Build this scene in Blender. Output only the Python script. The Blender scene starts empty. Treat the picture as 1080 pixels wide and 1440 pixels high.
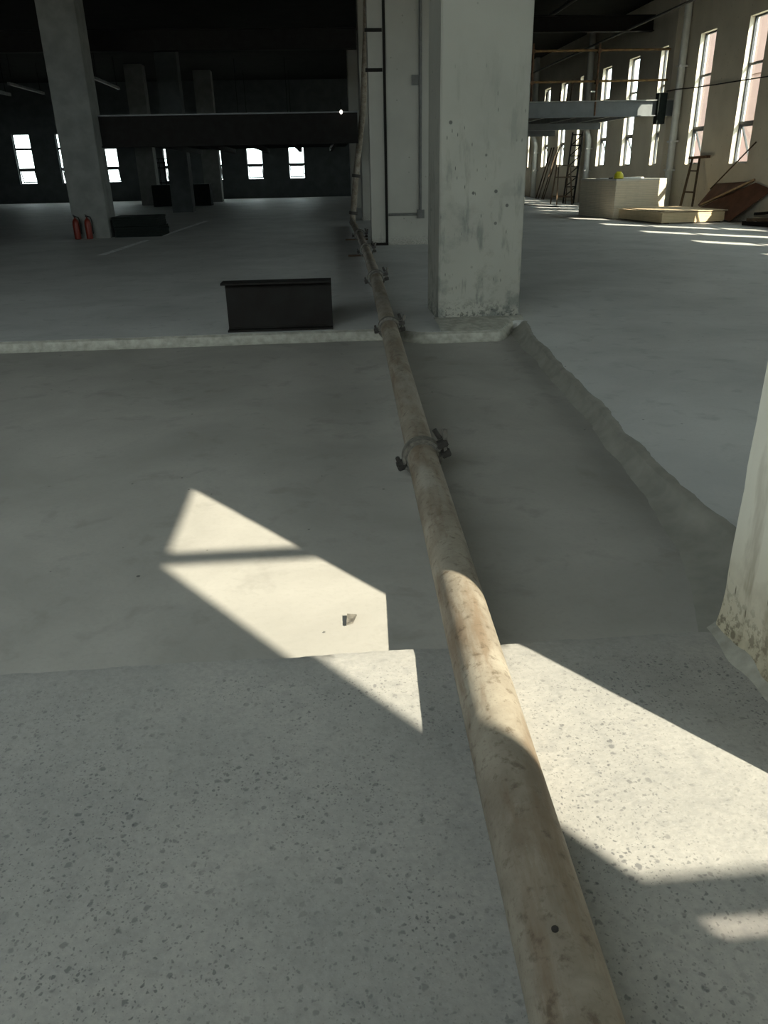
import bpy, bmesh, math, random
from mathutils import Vector, Matrix, noise
random.seed(7)
SC = bpy.context.scene
COL = SC.collection
PI = math.pi
R = math.radians
# building frame: x runs across the hall, y along it (down the pump line), z up; metres

# ---------------------------------------------------------------- camera
cd = bpy.data.cameras.new('camera')
cam = bpy.data.objects.new('camera', cd)
COL.objects.link(cam)
cam.matrix_world = Matrix.Translation((0, 0, 1.4)) @ Matrix.Rotation(R(-4.0), 4, 'Z') @ \
    Matrix.Rotation(R(90 - 24.1), 4, 'X') @ Matrix.Rotation(R(-1.2), 4, 'Z')
cd.sensor_fit = 'VERTICAL'
cd.sensor_height = 36.0
cd.lens = 1075 / 1440 * 36.0
cd.clip_start = 0.02
cd.clip_end = 400
SC.camera = cam

# ---------------------------------------------------------------- sky, sun, exposure
w = bpy.data.worlds.new('sky')
SC.world = w
w.use_nodes = True
bg = w.node_tree.nodes['Background']
bg.inputs[0].default_value = (0.83, 0.955, 0.962, 1)
bg.inputs[1].default_value = 4.7
sd = bpy.data.lights.new('sun', 'SUN')
sd.energy = 11.5
sd.angle = R(0.55)
sd.color = (1.0, 0.90, 0.74)
sun = bpy.data.objects.new('sun', sd)
COL.objects.link(sun)
TO_SUN = Vector((0.607, -0.795, 0.74)).normalized()
sun.rotation_euler = TO_SUN.to_track_quat('Z', 'Y').to_euler()
vs = SC.view_settings
vs.view_transform = 'Standard'
vs.look = 'None'
vs.gamma = 1
vs.use_curve_mapping = False
vs.exposure = 0.55
SC.cycles.max_bounces = 10
SC.cycles.diffuse_bounces = 6
SC.cycles.transparent_max_bounces = 24
SC.cycles.caustics_reflective = False
SC.cycles.caustics_refractive = False

# ---------------------------------------------------------------- materials
def new_mat(name):
    m = bpy.data.materials.new(name)
    m.use_nodes = True
    nt = m.node_tree
    return m, nt, nt.nodes['Principled BSDF']

def N(nt, typ, **kw):
    n = nt.nodes.new(typ)
    for k, v in kw.items():
        setattr(n, k, v)
    return n

def coords(nt, scale=(1, 1, 1), loc=(0, 0, 0), kind='Object'):
    tc = N(nt, 'ShaderNodeTexCoord')
    mp = N(nt, 'ShaderNodeMapping')
    mp.inputs['Scale'].default_value = scale
    mp.inputs['Location'].default_value = loc
    nt.links.new(tc.outputs[kind], mp.inputs[0])
    return mp.outputs[0]

def tex_noise(nt, vec, scale, detail=4, rough=0.55, dist=0.0):
    n = N(nt, 'ShaderNodeTexNoise')
    n.inputs['Scale'].default_value = scale
    n.inputs['Detail'].default_value = detail
    n.inputs['Roughness'].default_value = rough
    n.inputs['Distortion'].default_value = dist
    nt.links.new(vec, n.inputs['Vector'])
    return n.outputs['Fac']

def rng(nt, fac, a, b, lo=0.0, hi=1.0):
    n = N(nt, 'ShaderNodeMapRange')
    n.inputs[1].default_value = a
    n.inputs[2].default_value = b
    n.inputs[3].default_value = lo
    n.inputs[4].default_value = hi
    nt.links.new(fac, n.inputs[0])
    return n.outputs[0]

def mul(nt, a, b):
    n = N(nt, 'ShaderNodeMath', operation='MULTIPLY')
    for i, x in enumerate((a, b)):
        if isinstance(x, (int, float)):
            n.inputs[i].default_value = x
        else:
            nt.links.new(x, n.inputs[i])
    return n.outputs[0]

def mix(nt, fac, a, b):
    n = N(nt, 'ShaderNodeMix', data_type='RGBA')
    for sock, x in ((n.inputs['Factor'], fac), (n.inputs['A'], a), (n.inputs['B'], b)):
        if isinstance(x, tuple):
            sock.default_value = (*x, 1)
        elif isinstance(x, (int, float)):
            sock.default_value = x
        else:
            nt.links.new(x, sock)
    return n.outputs['Result']

def bump(nt, h, strength, dist, bsdf):
    n = N(nt, 'ShaderNodeBump')
    n.inputs['Strength'].default_value = strength
    n.inputs['Distance'].default_value = dist
    nt.links.new(h, n.inputs['Height'])
    nt.links.new(n.outputs[0], bsdf.inputs['Normal'])

def simple(name, col, rough=0.7, metal=0.0, var=0.25, scale=9.0, col2=None, bmp=0.0):
    m, nt, b = new_mat(name)
    v = coords(nt)
    n = tex_noise(nt, v, scale, 5)
    c2 = col2 or tuple(c * (1 - var) for c in col)
    c = mix(nt, rng(nt, n, 0.35, 0.65), col, c2)
    nt.links.new(c, b.inputs['Base Color'])
    b.inputs['Roughness'].default_value = rough
    b.inputs['Metallic'].default_value = metal
    b.inputs['Specular IOR Level'].default_value = 0.08 if max(col) < 0.05 else 0.3
    if bmp:
        bump(nt, n, bmp, 0.01, b)
    return m

def speck(nt, v, scale, keep, size, soft=0.04):
    """mask of scattered aggregate chips: one voronoi cell in a few carries a chip"""
    vo = N(nt, 'ShaderNodeTexVoronoi', feature='F1')
    vo.inputs['Scale'].default_value = scale
    nt.links.new(v, vo.inputs['Vector'])
    sep = N(nt, 'ShaderNodeSeparateColor')
    nt.links.new(vo.outputs['Color'], sep.inputs[0])
    on = rng(nt, sep.outputs[0], keep - 0.02, keep + 0.02, 1.0, 0.0)
    sz = rng(nt, sep.outputs[1], 0, 1, size * 0.45, size)
    d = N(nt, 'ShaderNodeMath', operation='SUBTRACT')
    nt.links.new(sz, d.inputs[0])
    nt.links.new(vo.outputs['Distance'], d.inputs[1])
    near = rng(nt, d.outputs[0], 0, soft)
    return mul(nt, on, near)

def m_near_slab():
    m, nt, b = new_mat('speckled_concrete')
    v = coords(nt)
    wob = N(nt, 'ShaderNodeTexNoise')
    wob.inputs['Scale'].default_value = 55
    nt.links.new(v, wob.inputs['Vector'])
    ad = N(nt, 'ShaderNodeVectorMath', operation='SCALE')
    ad.inputs['Scale'].default_value = 0.018
    nt.links.new(wob.outputs['Color'], ad.inputs[0])
    va = N(nt, 'ShaderNodeVectorMath', operation='ADD')
    nt.links.new(v, va.inputs[0])
    nt.links.new(ad.outputs[0], va.inputs[1])
    vv = va.outputs[0]
    c = mix(nt, rng(nt, tex_noise(nt, v, 1.7, 5), 0.35, 0.68), (0.345, 0.332, 0.306), (0.255, 0.25, 0.235))
    c = mix(nt, mul(nt, rng(nt, tex_noise(nt, v, 60, 3), 0.4, 0.75), 0.35), c, (0.17, 0.17, 0.165))
    c = mix(nt, mul(nt, rng(nt, tex_noise(nt, v, 190, 2), 0.62, 0.75), 0.30), c, (0.44, 0.43, 0.40))
    c = mix(nt, mul(nt, rng(nt, tex_noise(nt, v, 17, 5, 0.65), 0.5, 0.68), 0.40), c, (0.19, 0.19, 0.185))
    patch = rng(nt, tex_noise(nt, v, 2.6, 3), 0.38, 0.62, 0.35, 1.0)
    s1 = mul(nt, speck(nt, vv, 85, 0.50, 0.42, 0.14), patch)
    s2 = mul(nt, speck(nt, vv, 40, 0.34, 0.38, 0.12), patch)
    s3 = mul(nt, speck(nt, vv, 150, 0.45, 0.48, 0.18), patch)
    # the last few centimetres before the edge carry a smooth mortar skin
    sep = N(nt, 'ShaderNodeSeparateXYZ')
    nt.links.new(v, sep.inputs[0])
    e = N(nt, 'ShaderNodeMath', operation='ADD')
    nt.links.new(sep.outputs[1], e.inputs[0])
    nt.links.new(mul(nt, tex_noise(nt, v, 9, 3), 0.16), e.inputs[1])
    skin = rng(nt, e.outputs[0], 1.98, 2.08, 1.0, 0.12)
    for s, f, col in ((s3, 0.6, (0.10, 0.10, 0.10)), (s1, 0.7, (0.075, 0.075, 0.08)), (s2, 0.65, (0.085, 0.085, 0.09))):
        c = mix(nt, mul(nt, mul(nt, s, f), skin), c, col)
    nt.links.new(c, b.inputs['Base Color'])
    b.inputs['Roughness'].default_value = 0.8
    b.inputs['Specular IOR Level'].default_value = 0.25
    bump(nt, tex_noise(nt, v, 70, 4), 0.35, 0.004, b)
    return m

def m_screed(name, a, d, spots=0.5, rough=0.75):
    m, nt, b = new_mat(name)
    v = coords(nt)
    c = mix(nt, rng(nt, tex_noise(nt, v, 0.9, 5, 0.6, 0.4), 0.35, 0.65), a, d)
    c = mix(nt, mul(nt, rng(nt, tex_noise(nt, v, 4.5, 5, 0.6, 0.3), 0.56, 0.72), spots), c, tuple(x * 0.55 for x in a))
    c = mix(nt, mul(nt, speck(nt, v, 16, 0.05, 0.16, 0.05), 0.8), c, (0.05, 0.05, 0.05))
    c = mix(nt, mul(nt, rng(nt, tex_noise(nt, v, 45, 3), 0.5, 0.75), 0.25), c, tuple(x * 0.7 for x in a))
    nt.links.new(c, b.inputs['Base Color'])
    b.inputs['Roughness'].default_value = rough
    b.inputs['Specular IOR Level'].default_value = 0.12
    bump(nt, tex_noise(nt, v, 26, 5), 0.25, 0.006, b)
    return m

def m_pillar(name, base, dirt, top=1.9, amount=1.0, stain=0.0):
    """limewashed concrete with splashes, drips and scuffs that thicken towards the foot"""
    m, nt, b = new_mat(name)
    v = coords(nt)
    vst = coords(nt, (1, 1, 0.22))
    c = mix(nt, rng(nt, tex_noise(nt, v, 1.3, 4), 0.3, 0.7), base, tuple(x * 0.86 for x in base))
    sep = N(nt, 'ShaderNodeSeparateXYZ')
    nt.links.new(v, sep.inputs[0])
    low = rng(nt, sep.outputs[2], 0.02, top, 1.0, 0.0)
    low2 = mul(nt, low, low)
    if stain:
        c = mix(nt, mul(nt, rng(nt, sep.outputs[2], 0.0, 0.42, 1.0, 0.0), stain), c, tuple(x * y for x, y in zip(base, (0.62, 0.54, 0.40))))
    blot = mul(nt, rng(nt, tex_noise(nt, vst, 9, 4, 0.6), 0.56, 0.68), low)
    c = mix(nt, mul(nt, blot, 0.75 * amount), c, dirt)
    drip = N(nt, 'ShaderNodeTexVoronoi', feature='F1')
    drip.inputs['Scale'].default_value = 14
    nt.links.new(coords(nt, (1.6, 1.6, 0.32)), drip.inputs['Vector'])
    d = mul(nt, rng(nt, drip.outputs['Distance'], 0.055, 0.10, 1.0, 0.0), rng(nt, low, 0.05, 0.35))
    c = mix(nt, mul(nt, d, 0.8 * amount), c, tuple(x * 0.35 for x in dirt))
    foot = mul(nt, rng(nt, sep.outputs[2], 0.03, 0.22, 1.0, 0.0), rng(nt, tex_noise(nt, v, 30, 4, 0.7), 0.49, 0.58))
    c = mix(nt, mul(nt, foot, 0.8 * amount), c, tuple(x * 0.4 for x in dirt))
    wear = mul(nt, low2, rng(nt, tex_noise(nt, v, 3.2, 5, 0.65), 0.5, 0.62))
    c = mix(nt, mul(nt, wear, 0.6 * amount), c, dirt)
    dots = mul(nt, speck(nt, v, 9, 0.10, 0.20, 0.05), 0.75)
    c = mix(nt, mul(nt, dots, amount), c, tuple(x * 0.45 for x in dirt))
    nt.links.new(c, b.inputs['Base Color'])
    b.inputs['Roughness'].default_value = 0.85
    b.inputs['Specular IOR Level'].default_value = 0.2
    bump(nt, tex_noise(nt, v, 34, 4), 0.22, 0.005, b)
    return m

def m_pipe():
    """steel delivery pipe skinned with dried cement, streaked brown along its length"""
    m, nt, b = new_mat('cement_skinned_pipe')
    v = coords(nt, (1, 0.16, 1))
    v1 = coords(nt)
    c = mix(nt, rng(nt, tex_noise(nt, v1, 5, 5, 0.6, 0.4), 0.35, 0.65), (0.30, 0.268, 0.215), (0.175, 0.147, 0.112))
    c = mix(nt, mul(nt, rng(nt, tex_noise(nt, v, 13, 5, 0.65), 0.48, 0.62), 0.75), c, (0.16, 0.115, 0.075))
    c = mix(nt, mul(nt, rng(nt, tex_noise(nt, v1, 30, 5, 0.65), 0.55, 0.68), 0.7), c, (0.085, 0.062, 0.04))
    c = mix(nt, mul(nt, rng(nt, tex_noise(nt, v, 7, 3), 0.55, 0.7), 0.6), c, (0.34, 0.315, 0.27))
    c = mix(nt, mul(nt, rng(nt, tex_noise(nt, v1, 110, 3, 0.7), 0.55, 0.7), 0.35), c, (0.11, 0.09, 0.065))
    nt.links.new(c, b.inputs['Base Color'])
    b.inputs['Roughness'].default_value = 0.62
    b.inputs['Specular IOR Level'].default_value = 0.35
    bump(nt, tex_noise(nt, v1, 60, 5), 0.3, 0.004, b)
    return m

def m_boards(name, a, line, period):
    """stack side: fine sheet edges one over the other"""
    m, nt, b = new_mat(name)
    v = coords(nt)
    wv = N(nt, 'ShaderNodeTexWave', wave_type='BANDS', bands_direction='Z')
    wv.inputs['Scale'].default_value = 1.0 / period * 0.314
    wv.inputs['Distortion'].default_value = 0.3
    nt.links.new(v, wv.inputs['Vector'])
    c = mix(nt, rng(nt, wv.outputs['Fac'], 0.0, 0.25, 0.5, 0.0), a, line)
    c = mix(nt, mul(nt, rng(nt, tex_noise(nt, v, 5, 4), 0.45, 0.7), 0.3), c, tuple(x * 0.7 for x in a))
    nt.links.new(c, b.inputs['Base Color'])
    b.inputs['Roughness'].default_value = 0.75
    return m

def m_glass():
    m = bpy.data.materials.new('window_glass')
    m.use_nodes = True
    nt = m.node_tree
    nt.nodes.remove(nt.nodes['Principled BSDF'])
    t = N(nt, 'ShaderNodeBsdfTransparent')
    t.inputs[0].default_value = (0.95, 0.97, 0.96, 1)
    g = N(nt, 'ShaderNodeBsdfGlossy')
    g.inputs['Roughness'].default_value = 0.05
    x = N(nt, 'ShaderNodeMixShader')
    x.inputs[0].default_value = 0.04
    nt.links.new(t.outputs[0], x.inputs[1])
    nt.links.new(g.outputs[0], x.inputs[2])
    nt.links.new(x.outputs[0], nt.nodes['Material Output'].inputs[0])
    return m

M = dict(
    near=m_near_slab(),
    pit=m_screed('grey_screed', (0.345, 0.33, 0.30), (0.265, 0.254, 0.23)),
    far=m_screed('dusty_floor', (0.50, 0.50, 0.48), (0.40, 0.40, 0.385), 0.5, 0.6),
    mortar=simple('pale_mortar', (0.36, 0.35, 0.30), 0.9, var=0.35, scale=14, bmp=0.5),
    dirt=simple('dirty_mortar', (0.275, 0.265, 0.228), 0.95, var=0.22, scale=7, bmp=0.35),
    pillar=m_pillar('splashed_limewash', (0.305, 0.297, 0.257), (0.075, 0.085, 0.08), 2.6, 1.0),
    pillar3=simple('unpainted_concrete', (0.22, 0.225, 0.21), 0.9, scale=3),
    pillar2=m_pillar('plain_limewash', (0.36, 0.35, 0.31), (0.24, 0.23, 0.20), 0.7, 0.6),
    near_col=m_pillar('dusty_limewash', (0.70, 0.69, 0.60), (0.25, 0.215, 0.15), 0.9, 1.0, 0.8),
    wall=m_pillar('beige_plaster', (0.74, 0.68, 0.56), (0.33, 0.29, 0.23), 1.4, 0.5),
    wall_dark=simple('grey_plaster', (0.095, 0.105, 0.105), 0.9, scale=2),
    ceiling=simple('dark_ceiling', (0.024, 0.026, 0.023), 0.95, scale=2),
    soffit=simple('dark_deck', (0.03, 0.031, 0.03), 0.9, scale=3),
    pipe=m_pipe(),
    clamp=simple('cemented_clamp', (0.155, 0.143, 0.122), 0.75, var=0.5, scale=40, bmp=0.4),
    clamp_dark=simple('oily_steel', (0.052, 0.047, 0.042), 0.6, 0.3, scale=40),
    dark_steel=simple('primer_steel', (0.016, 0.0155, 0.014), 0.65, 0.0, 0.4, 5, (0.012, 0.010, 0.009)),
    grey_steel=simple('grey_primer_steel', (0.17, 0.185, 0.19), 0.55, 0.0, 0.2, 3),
    flange=simple('pale_flange', (0.30, 0.31, 0.30), 0.5, 0.0, 0.3, 4),
    rust=simple('rusty_tube', (0.14, 0.072, 0.036), 0.75, 0.0, 0.5, 12),
    yellow_tube=simple('ochre_tube', (0.26, 0.165, 0.06), 0.7, 0.0, 0.4, 10, (0.14, 0.075, 0.035)),
    galv=simple('galvanised_pipe', (0.14, 0.145, 0.145), 0.5, 0.2, 0.2, 8),
    white_pipe=simple('white_plastic', (0.66, 0.66, 0.62), 0.5, 0, 0.1, 6),
    frame=simple('dark_frame', (0.075, 0.08, 0.085), 0.5, 0.2, 0.2, 12),
    glass=m_glass(),
    gyps=m_boards('gypsum_board_edges', (0.68, 0.60, 0.46), (0.36, 0.32, 0.24), 0.048),
    gyps_top=simple('gypsum_face', (0.60, 0.58, 0.53), 0.85, var=0.12),
    ply=m_boards('plywood_edges', (0.66, 0.53, 0.33), (0.46, 0.34, 0.19), 0.036),
    ply_face=simple('plywood_face', (0.58, 0.46, 0.30), 0.7, var=0.3, scale=5),
    form=simple('formwork_face', (0.19, 0.088, 0.056), 0.5, var=0.35, scale=4),
    timber=simple('weathered_timber', (0.12, 0.082, 0.05), 0.85, var=0.45, scale=16),
    pale_timber=simple('pale_timber', (0.55, 0.38, 0.22), 0.8, var=0.3, scale=12),
    hat=simple('yellow_plastic', (0.62, 0.56, 0.03), 0.35, var=0.1),
    paper=simple('white_sheet', (0.80, 0.80, 0.78), 0.8, var=0.05),
    red=simple('red_enamel', (0.17, 0.022, 0.012), 0.4, var=0.2),
    rubber=simple('black_rubber', (0.02, 0.02, 0.02), 0.6),
    paint=simple('worn_white_paint', (0.85, 0.86, 0.85), 0.8, var=0.35, scale=8),
    conduit=simple('dull_conduit', (0.13, 0.13, 0.12), 0.6),
    board_dark=simple('dark_board', (0.014, 0.018, 0.016), 0.8),
    facade=simple('pink_render', (0.24, 0.155, 0.13), 0.9, var=0.08, scale=1),
    ground=simple('outdoor_concrete', (0.36, 0.34, 0.30), 0.9, scale=0.4),
)

# ---------------------------------------------------------------- mesh helpers
class MB:
    def __init__(self):
        self.bm = bmesh.new()
    def box(self, x0, x1, y0, y1, z0, z1, mtx=None, bev=0.0):
        m = Matrix.Translation(((x0 + x1) / 2, (y0 + y1) / 2, (z0 + z1) / 2)) @ Matrix.Diagonal((x1 - x0, y1 - y0, z1 - z0, 1))
        r = bmesh.ops.create_cube(self.bm, size=1.0, matrix=(mtx @ m) if mtx else m)
        if bev:
            ed = {e for v in r['verts'] for e in v.link_edges}
            bmesh.ops.bevel(self.bm, geom=list(ed), offset=bev, segments=2, affect='EDGES')
        return self
    def bar(self, a, b, wx, wz):
        """a straight rectangular member from a to b"""
        a, b = Vector(a), Vector(b)
        d = b - a
        q = d.to_track_quat('Y', 'Z').to_matrix().to_4x4()
        return self.box(-wx / 2, wx / 2, 0, d.length, -wz / 2, wz / 2, Matrix.Translation(a) @ q)
    def tube(self, pts, r, seg=14, caps=True):
        pts = [Vector(p) for p in pts]
        rings = []
        n = len(pts)
        up = None
        for i, p in enumerate(pts):
            t = (pts[min(i + 1, n - 1)] - pts[max(i - 1, 0)]).normalized()
            if up is None:
                up = Vector((0, 0, 1)) if abs(t.z) < 0.9 else Vector((1, 0, 0))
            s = t.cross(up).normalized()
            u = s.cross(t).normalized()
            up = u
            rr = r[i] if isinstance(r, (list, tuple)) else r
            rings.append([self.bm.verts.new(p + (s * math.cos(2 * PI * k / seg) + u * math.sin(2 * PI * k / seg)) * rr) for k in range(seg)])
        for i in range(n - 1):
            for k in range(seg):
                self.bm.faces.new((rings[i][k], rings[i + 1][k], rings[i + 1][(k + 1) % seg], rings[i][(k + 1) % seg]))
        if caps:
            self.bm.faces.new(rings[0])
            self.bm.faces.new(rings[-1][::-1])
        return self
    def ring(self, r0, r1, y0, y1, a0=0.0, a1=2 * PI, seg=28):
        """collar about the local Y axis between two radii"""
        full = abs(a1 - a0 - 2 * PI) < 1e-6
        n = seg if full else seg + 1
        prof = [(r0, y0), (r1 * 0.97, y0), (r1, y0 + (y1 - y0) * 0.2), (r1, y1 - (y1 - y0) * 0.2), (r1 * 0.97, y1), (r0, y1)]
        rows = []
        for i in range(n):
            a = a0 + (a1 - a0) * i / seg
            rows.append([self.bm.verts.new((math.cos(a) * r, y, math.sin(a) * r)) for r, y in prof])
        for i in range(seg if full else n - 1):
            p, q = rows[i], rows[(i + 1) % n]
            for k in range(len(prof)):
                k2 = (k + 1) % len(prof)
                self.bm.faces.new((p[k], p[k2], q[k2], q[k]))
        if not full:
            self.bm.faces.new(rows[0])
            self.bm.faces.new(rows[-1][::-1])
        return self
    def lathe(self, prof, seg=20, mtx=None):
        rows = []
        for r, z in prof:
            rows.append([self.bm.verts.new((math.cos(2 * PI * k / seg) * r, math.sin(2 * PI * k / seg) * r, z)) for k in range(seg)])
        vs_ = [v for row in rows for v in row]
        for i in range(len(rows) - 1):
            for k in range(seg):
                self.bm.faces.new((rows[i][k], rows[i][(k + 1) % seg], rows[i + 1][(k + 1) % seg], rows[i + 1][k]))
        self.bm.faces.new(rows[0][::-1])
        self.bm.faces.new(rows[-1])
        if mtx:
            bmesh.ops.transform(self.bm, matrix=mtx, verts=vs_)
        return self
    def loft(self, rows):
        """quad strip surface through rows of points"""
        vr = [[self.bm.verts.new(p) for p in row] for row in rows]
        for i in range(len(vr) - 1):
            for k in range(len(vr[i]) - 1):
                self.bm.faces.new((vr[i][k], vr[i + 1][k], vr[i + 1][k + 1], vr[i][k + 1]))
        return self
    def slab(self, pts, t):
        """thin sheet: polygon pts with thickness t against its normal"""
        pts = [Vector(p) for p in pts]
        nrm = (pts[1] - pts[0]).cross(pts[2] - pts[0]).normalized()
        a = [self.bm.verts.new(p) for p in pts]
        b = [self.bm.verts.new(p - nrm * t) for p in pts]
        self.bm.faces.new(a)
        self.bm.faces.new(b[::-1])
        n = len(pts)
        for i in range(n):
            self.bm.faces.new((a[i], b[i], b[(i + 1) % n], a[(i + 1) % n]))
        return self
    def build(self, name, mat, parent=None, smooth=False, loc=None):
        bmesh.ops.recalc_face_normals(self.bm, faces=self.bm.faces[:])
        me = bpy.data.meshes.new(name)
        self.bm.to_mesh(me)
        self.bm.free()
        me.materials.append(M[mat])
        if smooth:
            for p in me.polygons:
                p.use_smooth = True
            me.set_sharp_from_angle(angle=R(40))
        o = bpy.data.objects.new(name, me)
        COL.objects.link(o)
        if parent:
            o.parent = parent
        if loc:
            o.location = loc
        return o

def tag(o, label=None, cat=None, group=None, kind=None):
    if label:
        o['label'] = label
    if cat:
        o['category'] = cat
    if group:
        o['group'] = group
    if kind:
        o['kind'] = kind
    return o

def thing(name, label, cat, loc=(0, 0, 0), rz=0.0, group=None, kind=None):
    o = bpy.data.objects.new(name, None)
    COL.objects.link(o)
    o.location = loc
    o.rotation_euler = (0, 0, rz)
    o.empty_display_size = 0.1
    return tag(o, label, cat, group, kind)

def copy_tree(o, parent=None):
    c = o.copy()
    COL.objects.link(c)
    c.parent = parent
    for ch in [x for x in KIDS.get(o.name, [])]:
        copy_tree(ch, c)
    return c

KIDS = {}
def index_children(root):
    """remember a finished thing's children so that copies need no scene scan"""
    for o in list(COL.objects):
        if o.parent == root:
            KIDS.setdefault(root.name, []).append(o)
            index_children(o)

def nz(x, y, s=0.0):
    return noise.noise(Vector((x, y, s)))

# ================================================================ STRUCTURE
BACK = -1.30      # inner face of the wall behind the photographer
RIGHT = 11.0      # inner face of the wall with the tall windows
FAR = 50.0
LEFT = -24.0
CEIL = 6.2
WT = 0.25         # wall thickness
PIT = -0.09

def shell_box(name, dims, mat, label=None):
    return tag(MB().box(*dims).build(name, mat), label, kind='structure')

# --- floors
tag(MB().loft([[(x, y, PIT) for x in (-24.0, -6.0, -2.0, 0.0, 1.0, 2.2)] for y in (1.4, 3.0, 5.0, 8.2)]).build('floor', 'pit'),
    'sunken grey screed floor between the two slab edges', kind='structure')

def near_edge(x):
    return 2.055 + 0.010 * nz(x * 3.1, 0.3) + 0.006 * nz(x * 17, 1.7) + 0.004 * nz(x * 55, 4.2)
xs = [-24, -15, -9, -6] + [-3 + 0.02 * i for i in range(240)] + [1.9, 2.4, 5, 11]
rows = []
for x in xs:
    e = near_edge(x)
    h = 0.004 * nz(x * 9, 7.7)
    rows.append([(x, e + 0.012, PIT - 0.03), (x, e + 0.006, -0.055), (x, e, -0.018 + h), (x, e - 0.012, -0.003), (x, e - 0.05, 0.001 + h * 0.4),
                 (x, e - 0.14, 0.0), (x, 1.5, 0.0), (x, 0.5, 0), (x, BACK - WT, 0)])
tag(MB().loft(rows).build('floor', 'near', smooth=True), 'speckled grey concrete slab in the foreground', kind='structure')

def far_edge(x):
    base = 7.40
    if x > 0.55:
        t = min(1, (x - 0.55) / 0.4)
        base -= 0.24 * t * t * (3 - 2 * t)
    if x > 1.6:
        t = min(1, (x - 1.6) / 0.3)
        base += 0.45 * t * t * (3 - 2 * t)
    return base + 0.012 * nz(x * 2.2, 5.1) + 0.006 * nz(x * 13, 2.2)
xs = [-24, -16, -10, -7, -5] + [-4 + 0.05 * i for i in range(120)] + [2.0, 2.6, 5, 8, 11.0]
rows = []
for x in xs:
    e = far_edge(x)
    if x > 1.95:
        e = 7.57
    rows.append([(x, e - 0.05, PIT - 0.03), (x, e - 0.015, -0.07), (x, e, -0.015), (x, e + 0.03, 0.0), (x, e + 0.06, 0.0), (x, e + 0.2, 0.0), (x, 8.6, 0), (x, 16, 0), (x, 28, 0), (x, FAR + WT, 0)])
tag(MB().loft(rows).build('floor', 'far', smooth=True), 'dusty dark concrete floor beyond the far slab edge', kind='structure')

# pale mortar skin on the far slab's upright edge
rows = []
for i in range(132):
    x = -4.6 + 0.05 * i
    if x > 1.9:
        break
    e = far_edge(x)
    d = 0.004 * nz(x * 21, 3.3)
    rows.append([(x, e - 0.075 + d, PIT + 0.004), (x, e - 0.030 + d, -0.055), (x, e - 0.016, -0.012 + d), (x, e + 0.02 + 4 * d, 0.004)])
tag(MB().loft(rows).build('trim', 'mortar', smooth=True), 'pale mortar face along the far slab edge', kind='structure')

# right-hand floor with a sloped mortar fillet down into the pit
path = [(2.03, 1.66, 0.46), (2.3, 1.65, 0.36), (2.75, 1.63, 0.19), (3.29, 1.61, 0.085), (3.92, 1.64, 0.06), (4.79, 1.71, 0.055), (6.33, 1.80, 0.055), (7.1, 1.87, 0.08), (7.62, 1.95, 0.14)]
def along(y):
    for (a, ua, wa), (b, ub, wb) in zip(path, path[1:]):
        if y <= b:
            t = (y - a) / (b - a)
            return ua + (ub - ua) * t, wa + (wb - wa) * t
    return path[-1][1:]
rows = []
fil = []
y = 2.03
while y < 7.60:
    ut, wd = along(y)
    ut += 0.022 * nz(y * 2.3, 9.1) + 0.012 * nz(y * 8.0, 2.5) + 0.006 * nz(y * 31, 6)
    j = 0.010 * nz(y * 12, 1.1)
    rows.append([(ut - 0.02, y, PIT - 0.02), (ut, y, -0.008), (ut + 0.03, y, -0.001), (ut + 0.14, y, 0.0), (ut + 1.2, y, 0), (6.0, y, 0), (11.0, y, 0)])
    fil.append([(ut - wd - 0.03, y, PIT - 0.01), (ut - wd, y, PIT + 0.004), (ut - wd * 0.55, y, PIT * 0.72 + j * 0.6), (ut - wd * 0.22, y, PIT * 0.38 + j), (ut - 0.008, y, -0.006 + j * 0.3), (ut + 0.01, y, 0.004 + abs(j) * 0.6), (ut + 0.025, y, 0.004 + abs(j) * 0.5), (ut + 0.06 + 0.02 * nz(y * 5, 8.3), y, -0.004)])
    y += 0.04
tag(MB().loft(rows).build('floor', 'far', smooth=True), 'dark floor right of the sunken screed', kind='structure')
tag(MB().loft(fil).build('trim', 'dirt', smooth=True), 'dark ragged mortar slope along the right edge of the sunken floor', kind='structure')

# outdoors: ground and the neighbouring rendered building seen through the right-hand windows
tag(MB().box(-120, 140, -120, 160, -0.6, -0.35).build('ground', 'ground'), 'concrete yard outside the hall', kind='structure')
tag(MB().box(24, 34, 40, 57, -0.4, 10.0).box(23.9, 24.0, 40, 57, 5.8, 6.1).box(23.7, 34.2, 39.8, 57.2, 10.0, 10.4).build('wall_outside', 'facade'),
    'pink rendered building outside the tall right-hand windows', kind='structure')

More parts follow.
